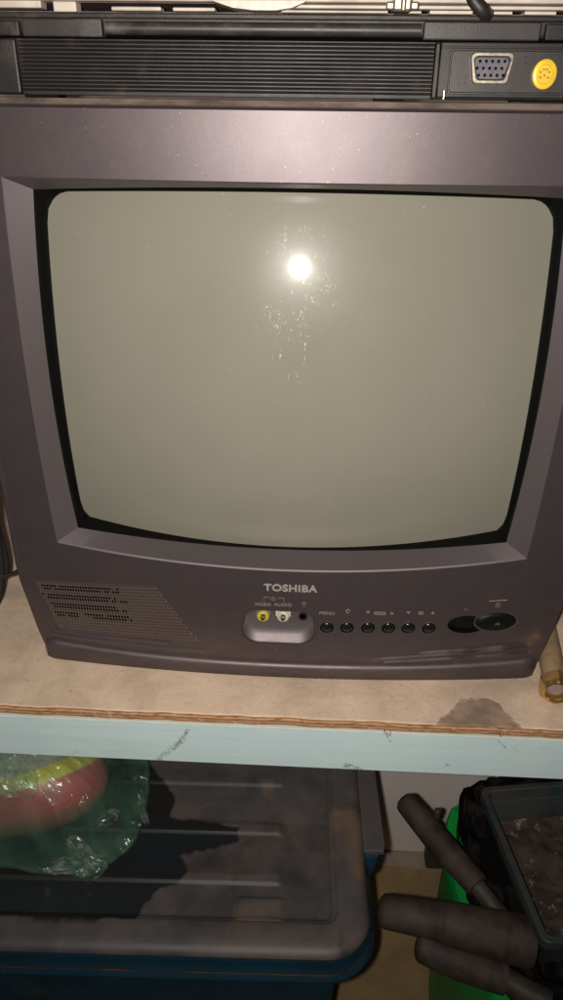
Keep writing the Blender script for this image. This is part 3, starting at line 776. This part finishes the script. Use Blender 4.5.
# side skirt and rounded shoulder
prof = [(.004, -.0285), (-.0022, -.0285), (-.0030, -.0270), (-.0030, -.0240), (.0002, -.0225), (.0006, -.0100), (.0018, -.0052), (.0045, -.0020), (.0085, -.0004), (.0130, 0), (.0190, .0), (.0240, .0), (.0262, -.0006), (.0275, -.0020)]
mb.loft([outl(i, ZL+z) for i, z in prof], cap=False)
nsk = len(mb.f)
# ribbed panel as a height field inside an inset rectangle
INS = .0275; NU, NV = 230, 170
u0, u1, v0, v1 = -W+INS, -INS, INS, D_-INS
def rad_fix(u, v):
    cx, cy = -W/2, D_/2; hx_, hy_ = W/2-INS, D_/2-INS; r = .009
    dx = abs(u-cx)-(hx_-r); dy = abs(v-cy)-(hy_-r)
    if dx > 0 and dy > 0:
        L = sqrt(dx*dx+dy*dy); m = max(dx, dy); k = m/L
        return cx+math.copysign(hx_-r+dx*k, u-cx), cy+math.copysign(hy_-r+dy*k, v-cy)
    return u, v
vr = [W2L(*onZ(200, py, ZL).xy)[1] for py in (918, 878, 828, 780)]
ur = W2L(*onZ(281, 840, ZL).xy)[0]
def sm(a, b, x): 
    t = min(1, max(0, (x-a)/(b-a))); return t*t*(3-2*t)
def height(u, v):
    h = -.0022
    step = .0
    # each rib: sharp crest at its front, long slope behind
    for k, vv in enumerate(vr[1:] + [vr[3]+.05, vr[3]+.10, vr[3]+.15]):
        s = sm(vv-.0014, vv, v)*(1-sm(vv+.001, vv+.030, v))
        h += .0019*s*(1-sm(ur-.002, ur+.003, u))
    h -= .0030*sm(.0, .004, v-vr[0])*(1-sm(-.004, 0, u-u1))
    ue = W2L(*onZ(332, 850, ZL).xy)[0]
    h += .0016*exp(-((u-ue)/.0014)**2)*(1 if v > vr[0] else 0)
    # raised label tab on the right hand end
    tx0, ty0 = W2L(*onZ(238, 908, ZL).xy); tx1, ty1 = W2L(*onZ(282, 895, ZL).xy)
    h += .0022*sm(tx0-.001, tx0+.001, u)*(1-sm(tx1-.001, tx1+.001, u))*sm(ty0-.012, ty0-.010, v)*(1-sm(ty1-.001, ty1+.001, v))
    e = min(u1-u, u-u0, v-v0, v1-v)
    return -.002+(h+.002)*sm(0, .004, e)
base = len(mb.v)
for i in range(NV+1):
    for j in range(NU+1):
        u = u0+(u1-u0)*j/NU; v = v0+(v1-v0)*(i/NV)
        h = height(u, v); uu_, vv_ = rad_fix(u, v)
        mb.v.append(L2W(uu_, vv_, ZL+h))
for i in range(NV):
    for j in range(NU):
        mb.f.append((base+i*(NU+1)+j, base+i*(NU+1)+j+1, base+(i+1)*(NU+1)+j+1, base+(i+1)*(NU+1)+j)); mb.mi.append(0)
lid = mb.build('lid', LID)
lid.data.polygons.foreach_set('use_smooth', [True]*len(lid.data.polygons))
# darker patch and mud, stored per vertex
dark_px = [(-60, 1100)]
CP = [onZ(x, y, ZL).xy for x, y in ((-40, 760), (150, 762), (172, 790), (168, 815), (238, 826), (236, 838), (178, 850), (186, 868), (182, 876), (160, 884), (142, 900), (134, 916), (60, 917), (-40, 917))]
def sdpoly(p, P):
    ins = inpoly(p[0], p[1], P); m = 9
    for i in range(len(P)):
        a = Vector(P[i]); b = Vector(P[(i+1) % len(P)]); ab = b-a; t = max(0, min(1, (Vector(p)-a).dot(ab)/ab.length_squared)); m = min(m, (Vector(p)-a-ab*t).length)
    return -m if ins else m
MUD = [onZ(x, y, ZL).xy for x, y in ((335, 812), (352, 808), (368, 818), (366, 832), (360, 860), (362, 880), (356, 880), (352, 850), (348, 835), (334, 828))]
MUD2 = [onZ(x, y, ZL).xy for x, y in ((236, 902), (283, 898), (283, 920), (236, 922))]
MUD3 = [onZ(x, y, ZL).xy for x, y in ((262, 776), (276, 778), (272, 795), (262, 792))]
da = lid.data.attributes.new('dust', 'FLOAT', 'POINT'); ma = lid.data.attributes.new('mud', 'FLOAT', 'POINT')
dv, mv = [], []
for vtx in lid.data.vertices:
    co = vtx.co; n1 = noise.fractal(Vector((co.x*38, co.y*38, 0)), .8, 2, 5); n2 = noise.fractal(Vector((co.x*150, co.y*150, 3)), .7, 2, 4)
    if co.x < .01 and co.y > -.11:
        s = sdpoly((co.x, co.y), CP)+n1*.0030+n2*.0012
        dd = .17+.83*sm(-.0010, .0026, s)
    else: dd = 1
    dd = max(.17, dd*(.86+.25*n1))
    if co.z < ZL-.0035 and co.y < 0: dd = -2.0 if co.z < ZL-.009 else dd*.8
    if abs(co.z-(ZL-.0225)) < .0004: dd = .55+.2*n1  # pale value here paints a thin highlight line along the lip
    if co.x > .045: dd *= .55+.45*sm(-.2, .3, noise.noise(Vector((co.x*30, co.y*14, 7)))+.1)
    dv.append(max(-2, min(1, dd)))
    m_ = 0
    if co.y > -.11 and -.09 < co.x < .09:
        m_ = max(1-sm(-.002, .004, sdpoly(co.xy, MUD)+n1*.004), .4*(1-sm(-.002, .003, sdpoly(co.xy, MUD2)+n1*.003)), .8*(1-sm(-.002, .002, sdpoly(co.xy, MUD3)+n1*.003)))
    mv.append(m_)
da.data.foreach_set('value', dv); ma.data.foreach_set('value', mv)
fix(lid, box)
# side latch of the lid
mb = MB(); P = [(-.004, .093), (.0150, .093), (.0165, .100), (.0140, .25), (-.004, .25)]
mb.loft([[L2W(u, v, ZL-.0105) for u, v in P], [L2W(u, v, ZL-.0070) for u, v in P], [L2W(u*(.97), v+.0006, ZL-.0062) for u, v in P]])
o = mb.build('side_flange', LID); o.data.attributes.new('dust', 'FLOAT', 'POINT').data.foreach_set('value', [.85]*len(o.data.vertices)); fix(o, box)
mb = MB(); mb.loft([[L2W(x, y, z) for x, y in rrect(.003, .105, .0085-q, .016-q, .006, 5)] for q, z in ((0, ZL-.0108), (0, ZL-.020), (.002, ZL-.034), (.005, ZL-.040))])
fix(mb.build('side_clip', NAVY), box)
# body of the box
mb = MB()
mb.loft([outl(i, z, .03) for i, z in ((.020, ZL-.012), (.020, ZL-.045), (.024, ZL-.048), (.030, ZL-.2), (.042, -.5448))])
fix(mb.build('box_body', NAVY), box)

# ------------------------------------------------------------------ green bag with a coloured round item
def bagmat():
    t = NT('green_film')
    vo = t.n('ShaderNodeTexVoronoi', feature='F1'); mp = t.n('ShaderNodeVectorMath', operation='ADD'); nz = t.n('ShaderNodeTexNoise'); nz.inputs['Scale'].default_value = 25
    sc_ = t.n('ShaderNodeVectorMath', operation='SCALE'); sc_.inputs['Scale'].default_value = .03; t.link(nz.outputs['Color'], sc_.inputs[0]); t.link(t.co, nz.inputs['Vector'])
    t.link(t.co, mp.inputs[0]); t.link(sc_.outputs[0], mp.inputs[1]); t.link(mp.outputs[0], vo.inputs['Vector']); vo.inputs['Scale'].default_value = 38
    hh = t.math('ADD', t.math('MULTIPLY', vo.outputs['Distance'], .7), t.noise(34, 4, .5, dist=1.5))
    nrm = t.bump(hh, 1.0, .006)
    g = t.n('ShaderNodeBsdfGlossy'); g.inputs['Roughness'].default_value = .24; g.inputs['Color'].default_value = (.9, .95, .9, 1); t.link(nrm, g.inputs['Normal'])
    tr = t.n('ShaderNodeBsdfTransparent'); tr.inputs['Color'].default_value = (.91, .98, .94, 1)
    df = t.n('ShaderNodeBsdfDiffuse'); df.inputs['Color'].default_value = (.17, .36, .25, 1)
    m1 = t.n('ShaderNodeMixShader'); t.put(m1.inputs[0], t.ramp(t.noise(26, 4), .3, .7, .10, .26)); t.link(tr.outputs[0], m1.inputs[1]); t.link(df.outputs[0], m1.inputs[2])
    m2 = t.n('ShaderNodeMixShader'); fr = t.n('ShaderNodeFresnel'); fr.inputs['IOR'].default_value = 1.45; t.link(nrm, fr.inputs['Normal'])
    t.put(m2.inputs[0], t.math('MINIMUM', t.math('MULTIPLY', fr.outputs[0], 1.5), .32)); t.link(m1.outputs[0], m2.inputs[1]); t.link(g.outputs[0], m2.inputs[2])
    t.link(m2.outputs[0], t.out.inputs[0]); return t.m
BAG = bagmat()
def ballmat():
    t = NT('banded_plastic')
    x, y, z = t.sep()
    ax = Vector((-.22, .42, .88)).normalized()
    dp = t.math('ADD', t.math('ADD', t.math('MULTIPLY', x, ax.x), t.math('MULTIPLY', y, ax.y)), t.math('MULTIPLY', z, ax.z))
    dp = t.math('ADD', dp, t.math('MULTIPLY', t.math('SUBTRACT', t.noise(30, 3), .5), .004))
    c = t.mix(t.ramp(dp, .0115, .0135), (.50, .42, .05), (.30, .27, .24))
    c = t.mix(t.ramp(dp, .0010, .0035), (.42, .075, .085), c)
    c = t.mix(t.ramp(dp, -.028, -.018), (.26, .09, .075), c)
    t.bsdf(c, .4, 0, .4); return t.m
bc = onZ(-4, 800, -.135); bc.y = -.005
mb = MB(); bm = bmesh.new(); bmesh.ops.create_uvsphere(bm, u_segments=64, v_segments=40, radius=1)
for v in bm.verts: v.co = Vector((v.co.x*.088, v.co.y*.048, v.co.z*.042))
mb.bm(bm); ball = mb.build('play_ball', ballmat(), smooth=True); ball.location = (bc.x, bc.y, ZL+.041)
tag(ball, 'squashed ball banded grey, yellow and red inside the clear green bag', 'ball')
# bag: crumpled film draped over the ball, outline follows the heap, thin double skin
BO = [(-190, 735), (-60, 733), (40, 733), (110, 735), (143, 742), (150, 765), (151, 785), (148, 803), (143, 822), (137, 840), (124, 854), (110, 866), (97, 876), (86, 881), (74, 878), (60, 875), (40, 876), (15, 871), (-15, 869), (-60, 872), (-190, 870)]
BP = curve_pts([onZ(x, y, -.166) for x, y in BO+[BO[0]]], 7)[:-1]
cen = Vector((bc.x, bc.y, 0)); rings = []
def bag_h(p, t):
    q = Vector(((p.x-bc.x)/.0950, (p.y-bc.y)/.0530)); r2 = q.length_squared
    edge = min(1, (1-t)*9)
    dome = .046+.050*sqrt(max(0, 1-r2)) if r2 < 1 else .045*exp(-(r2-1)*2.0)*sm(0, 1, edge)
    w = noise.noise_vector(Vector((p.x*22, p.y*22, 3)))*.010
    f = noise.voronoi(Vector((p.x*30+w.x*30, p.y*30+w.y*30, 0)))[0]
    fac = (f[1]-f[0])                      # creases between facets
    cr = noise.noise(Vector((p.x*24, p.y*24, 1)))
    return .004+dome+abs(.0030*cr+.0022*min(.6, fac))*sm(0, .5, edge)
NRg = 70
def bag_h(p, t):
    q = Vector(((p.x-bc.x)/.094, (p.y-bc.y)/.080)); r2 = q.length_squared
    q = Vector(((p.x-bc.x)/.0905, (p.y-bc.y)/.0665)); r2 = q.length_squared
    edge = min(1, (1-t)*5)
    dome = .045+.046*sqrt(max(0, 1-r2)) if r2 < 1 else .045*exp(-(r2-1)*2.6)*sm(0, 1, edge)
    cr = noise.fractal(Vector((p.x*34, p.y*34, 1)), .75, 2.1, 4); rid = 1-abs(noise.noise(Vector((p.x*40+cr*.3, p.y*40, 8))))*2
    return .004+dome+abs(.0030*cr+.0030*max(0, rid)**6)*sm(0, .5, edge)
NRg = 34
def bag_h(p, t):
    q = Vector(((p.x-bc.x)/.094, (p.y-bc.y)/.080)); r2 = q.length_squared
    dome = .040+.048*sqrt(max(0, 1-r2)) if r2 < 1 else .040*exp(-(r2-1)*2.2)
    edge = min(1, (1-t)*3.2)
    cr = noise.fractal(Vector((p.x*42, p.y*42, 1)), .75, 2.1, 4); rid = 1-abs(noise.noise(Vector((p.x*60+4*cr*.2, p.y*60, 8))))*2
    return .005+dome*sm(0, 1, edge)+(.0028*cr+.0022*max(0, rid)**4)*(.35+.65*min(1, t*1.5))
for k in range(NRg+1):
    t = k/NRg; ring = []
    for p in BP:
        q = cen*(1-t)+Vector((p.x, p.y, 0))*t
        w = noise.fractal(Vector((q.x*50, q.y*50, 4)), .8, 2, 3)*.0012*t
        q = Vector((q.x+w, q.y+w*.6, 0)); ring.append(Vector((q.x, q.y, ZL+bag_h(q, t))))
    rings.append(ring)
rings.append([Vector((p.x*.97+cen.x*.03, p.y*.97+cen.y*.03, ZL+.0035)) for p in BP])
rings.append([Vector((cen.x*.9+p.x*.1, cen.y*.9+p.y*.1, ZL+.0032)) for p in BP])
mb = MB(); mb.loft(rings[:-1], cap='start')
bag = mb.build('plastic_bag', BAG, smooth=True); tag(bag, 'crumpled see-through green plastic bag on the dusty lid of the storage box', 'plastic bag')

# crumpled film pieces added to paint the bag's highlight patches in pale colour
def fold(px, py, z, w, h, ang, seed):
    c = onZ(px, py, z); nrm = (CAM-c).normalized(); a = nrm.cross(Vector((0, 0, 1))).normalized()*-1; b = nrm.cross(a)*-1
    a2 = a*cos(ang)+b*sin(ang); b2 = b*cos(ang)-a*sin(ang)
    N_ = 9; mb = MB(); random.seed(seed)
    G = [[Vector((random.uniform(-.35, .35), random.uniform(-.35, .35), random.uniform(-1, 1))) for _ in range(N_)] for _ in range(N_)]
    for i in range(N_):
        for j in range(N_):
            u = (j-(N_-1)/2+G[i][j].x)/(N_-1); v = (i-(N_-1)/2+G[i][j].y)/(N_-1)
            k = 1-.5*abs(v)*2*(seed % 3)/2
            mb.v.append(c+a2*(u*w*k)+b2*(v*h)+nrm*(G[i][j].z*.0020+.0015-.012*(u*u+v*v)))
    for i in range(N_-1):
        for j in range(N_-1):
            q = [i*N_+j, i*N_+j+1, (i+1)*N_+j+1, (i+1)*N_+j]
            for f in ((q[0], q[1], q[2]), (q[0], q[2], q[3])):
                mb.f.append(f); mb.mi.append(0)
    mb.build('highlight_fold', FOLDM, bag)
def foldmat():
    t = NT('highlight_film')
    g = t.n('ShaderNodeBsdfGlossy'); g.inputs['Roughness'].default_value = .28; g.inputs['Color'].default_value = (.9, .93, .9, 1)
    tr = t.n('ShaderNodeBsdfTransparent'); tr.inputs['Color'].default_value = (.90, .96, .92, 1)
    df = t.n('ShaderNodeBsdfTranslucent'); df.inputs['Color'].default_value = (.40, .46, .42, 1)
    d2 = t.n('ShaderNodeBsdfDiffuse'); d2.inputs['Color'].default_value = (.42, .46, .42, 1)
    m0 = t.n('ShaderNodeMixShader'); m0.inputs[0].default_value = .7; t.link(df.outputs[0], m0.inputs[1]); t.link(d2.outputs[0], m0.inputs[2])
    m1 = t.n('ShaderNodeMixShader'); t.put(m1.inputs[0], t.ramp(t.noise(120, 4), .42, .62, .02, .42)); t.link(tr.outputs[0], m1.inputs[1]); t.link(m0.outputs[0], m1.inputs[2])
    m2 = t.n('ShaderNodeMixShader'); m2.inputs[0].default_value = .035; t.link(m1.outputs[0], m2.inputs[1]); t.link(g.outputs[0], m2.inputs[2])
    t.link(m2.outputs[0], t.out.inputs[0]); return t.m
FOLDM = foldmat()
fold(18, 785, -.080, .030, .022, .3, 4); fold(62, 866, -.150, .034, .012, .25, 5); fold(92, 867, -.150, .022, .018, -.5, 7); fold(108, 818, -.125, .022, .010, -.35, 8); fold(80, 848, -.128, .012, .026, -.55, 10); fold(141, 800, -.150, .006, .040, -.1, 12)

# ------------------------------------------------------------------ green tub, black bag, tray and tools
ZG = -.285
GO = [(452, 806), (446, 822), (446, 850), (452, 880), (461, 912), (472, 945), (486, 975), (503, 1010)]
gpts = curve_pts([onZ(x, y, ZG) for x, y in GO], 5)
far = [Vector((gpts[-1].x+.05, gpts[-1].y-.05, ZG)), Vector((.52, gpts[-1].y-.07, ZG)), Vector((.56, .02, ZG)), Vector((.53, gpts[0].y+.01, ZG)), Vector((gpts[0].x+.07, gpts[0].y+.022, ZG)), Vector((gpts[0].x+.02, gpts[0].y+.012, ZG))]
loop = gpts[::-1]
loop = curve_pts([gpts[0], gpts[5], gpts[10], gpts[15], gpts[20], gpts[25], gpts[30], gpts[-1]]+far+[gpts[0]], 8)[:-1]
gc = sum(loop, Vector())/len(loop)
def inset(d, z): 
    out = []
    N_ = len(loop)
    for i, p in enumerate(loop):
        tg = (loop[(i+1) % N_]-loop[i-1]).normalized(); nn = Vector((-tg.y, tg.x, 0))
        if nn.dot(gc-p) < 0: nn = -nn
        out.append(Vector((p.x, p.y, 0))+nn*d+Vector((0, 0, z)))
    return out
mb = MB(); mb.loft([inset(.010, -.5448), inset(.004, -.42), inset(.004, ZG-.022), inset(0, ZG-.020), inset(0, ZG-.004), inset(.002, ZG), inset(.011, ZG), inset(.013, ZG-.004), inset(.014, ZG-.03), inset(.022, -.535)])
tub = sharp(mb.build('plastic_tub', GREEN), 50); tag(tub, 'bright green plastic tub on the floor holding a black bag and the dirty tray', 'tub')
A = onZ(479, 787, -.2); B = onZ(544, 944, -.2)
ex = (A-B); Lt = ex.length; ex.normalize(); ey = Vector((ex.y, -ex.x, 0))   # ex backwards, ey to the right
Wt = .22
# black bag filling the tub
NN = 110
mb = MB(); rr_ = []
for k in range(NN//2+1):
    t = k/(NN//2); ring = []
    for p in inset(.009, 0):
        q = gc*(1-t)+p*t; q.z = 0
        cr_ = noise.fractal(Vector((q.x*36, q.y*36, 11)), .8, 2.1, 5)
        rid = abs(noise.noise(Vector((q.x*45, q.y*45, 2))))
        back = sm(-.02, .05, q.y)
        q.z = ZG-.004+.050*back+.010*cr_-.018*rid - .012*sm(.95, 1, t)
        dq = q-B; uu1, vv1 = dq.x*ey.x+dq.y*ey.y, dq.x*ex.x+dq.y*ex.y
        if -.002 < uu1 < Wt and 0 < vv1 < Lt: q.z = min(q.z, -.268)
        ring.append(q)
    rr_.append(ring)
mb.loft(rr_, cap='start'); tag(mb.build('refuse_bag', BAGK, smooth=True), 'crumpled black plastic bag stuffed in the green tub beneath the dirty tray', 'bag')
# tray
tr = thing('tray', 'dirty dark teal tray holding dry soil, lying over the green tub', 'tray', (.27, 0, -.26))
def TL(u, v, z): p = B+ex*v+ey*u; return Vector((p.x, p.y, z))
def tro(ins, z, r=.008): return [TL(x, y, z) for x, y in rrect(Wt/2, Lt/2, Wt/2-ins, Lt/2-ins, max(.002, r-ins*.3), 5)]
mb = MB(); mb.loft([tro(.020, -.262), tro(.009, -.212), tro(.004, -.2105), tro(.0, -.2095), tro(0, -.2008), tro(.0008, -.2), tro(.0050, -.2), tro(.0060, -.2010), tro(.0075, -.212), tro(.020, -.256)])
fix(mb.build('tray_body', TEAL), tr)
mb = MB(); NU2, NV2 = 90, 70; base = 0
for i in range(NV2+1):
    for j in range(NU2+1):
        u = .0142+(Wt-.0284)*j/NU2; v = .0142+(Lt-.0284)*i/NV2
        h = noise.fractal(Vector((u*38, v*38, 2)), .9, 2, 6)*.0032+noise.noise(Vector((u*150, v*150, 5)))*.0014
        mb.v.append(TL(u, v, -.2335+h+.004*sm(.06, .0, v)))
for i in range(NV2):
    for j in range(NU2):
        mb.f.append((i*(NU2+1)+j, i*(NU2+1)+j+1, (i+1)*(NU2+1)+j+1, (i+1)*(NU2+1)+j)); mb.mi.append(0)
so = mb.build('soil', SOIL, smooth=True); so['kind'] = 'stuff'; so['label'] = 'dry brown soil with pale crumbs in the teal tray'; so['category'] = 'soil'

# tool handles
def handle(pts, radii, name, label, shank, loc_extra=None, seams=(), seamr=1.04):
    P = [onZ(x, y, z) for x, y, z in pts]
    t = thing('tool_handle', label, 'tool handle', P[0], group='dark tool handles sticking out over the green tub')
    C_ = curve_pts(P, 10); n_ = len(C_)
    R_ = []
    for i in range(n_):
        f = i/(n_-1)*(len(radii)-1); k = min(int(f), len(radii)-2); R_.append(radii[k]+(radii[k+1]-radii[k])*(f-k))
    d0 = (C_[0]-C_[1]).normalized(); pre, pr = [], []
    for q in (0, 12, 28, 48, 70, 88):
        a = radians(90-q); pre.append(C_[0]+d0*R_[0]*.55*sin(a)); pr.append(R_[0]*max(.02, cos(a)))
    mb = MB(); mb.tube(pre+C_[1:], pr+R_[1:], 28); fix(sharp(mb.build('grip', RUB), 55), t)
    for s in seams:
        i = int(s*(n_-1)); dd = (C_[i+1]-C_[i]).normalized()
        mb = MB(); mb.tube([C_[i]-dd*.0014, C_[i]-dd*.0006, C_[i]+dd*.0006, C_[i]+dd*.0014], [R_[i]*.99, R_[i]*seamr, R_[i]*seamr, R_[i]*.99], 28); fix(sharp(mb.build('grip_ring', RUB), 60), t)
    if shank:
        Q = [onZ(x, y, z) for x, y, z in shank[0]]; mb = MB(); mb.tube(curve_pts(Q, 4), shank[1], 16); fix(sharp(mb.build('shank', STEEL), 50), t)
    return t
h1 = handle([(407, 803, -.225), (440, 843, -.230), (478, 886, -.236)], [.0112, .0125, .0112], 'grip', 'uppermost dark tool handle, pointing up towards the white panel', ([(474, 882, -.236), (490, 902, -.240), (508, 922, -.244)], .0078))
h2 = handle([(386, 911, -.245), (430, 919, -.243), (468, 928, -.240), (530, 942, -.246)], [.0140, .0158, .0180, .0210], 'grip', 'thickest dark tool handle, lying almost level with its end beside the storage box', None, seams=(.52, .86), seamr=1.03)
h3 = handle([(424, 946, -.262), (460, 962, -.262), (505, 978, -.266)], [.0136, .0142, .0132], 'grip', 'lowest dark tool handle, tucked beneath the thickest one', ([(500, 976, -.266), (520, 988, -.268), (550, 1004, -.270)], .010))
a = onZ(437, 811, -.218)
mb = MB(); mb.tube([a+Vector((0, .0, -.008)), a+Vector((.001, 0, .001)), a+Vector((.001, 0, .0025))], [.0035, .0034, .0018], 12); fix(mb.build('rivet', RUB), h1)

# ------------------------------------------------------------------ light: phone flash beside the lens
ld = bpy.data.lights.new('phone_flash', 'SPOT'); ld.energy = 13.8; ld.color = (1.0, .945, .865); ld.shadow_soft_size = .0045
ld.spot_size = radians(125); ld.spot_blend = 1.0
lo = bpy.data.objects.new('phone_flash', ld); COL.objects.link(lo)
lo.location = CAM - RT*.016 - UP*.001 + FW*.0
lo.rotation_euler = (FW+UP*.16).to_track_quat('-Z', 'Y').to_euler()
w = bpy.data.worlds.new('World'); sc.world = w; w.use_nodes = True
w.node_tree.nodes['Background'].inputs[0].default_value = (1.0, .86, .76, 1); w.node_tree.nodes['Background'].inputs[1].default_value = .035
sc.view_settings.view_transform = 'Standard'; sc.view_settings.look = 'None'; sc.view_settings.exposure = 0; sc.view_settings.gamma = 1
sc.cycles.max_bounces = 8; sc.cycles.transparent_max_bounces = 16
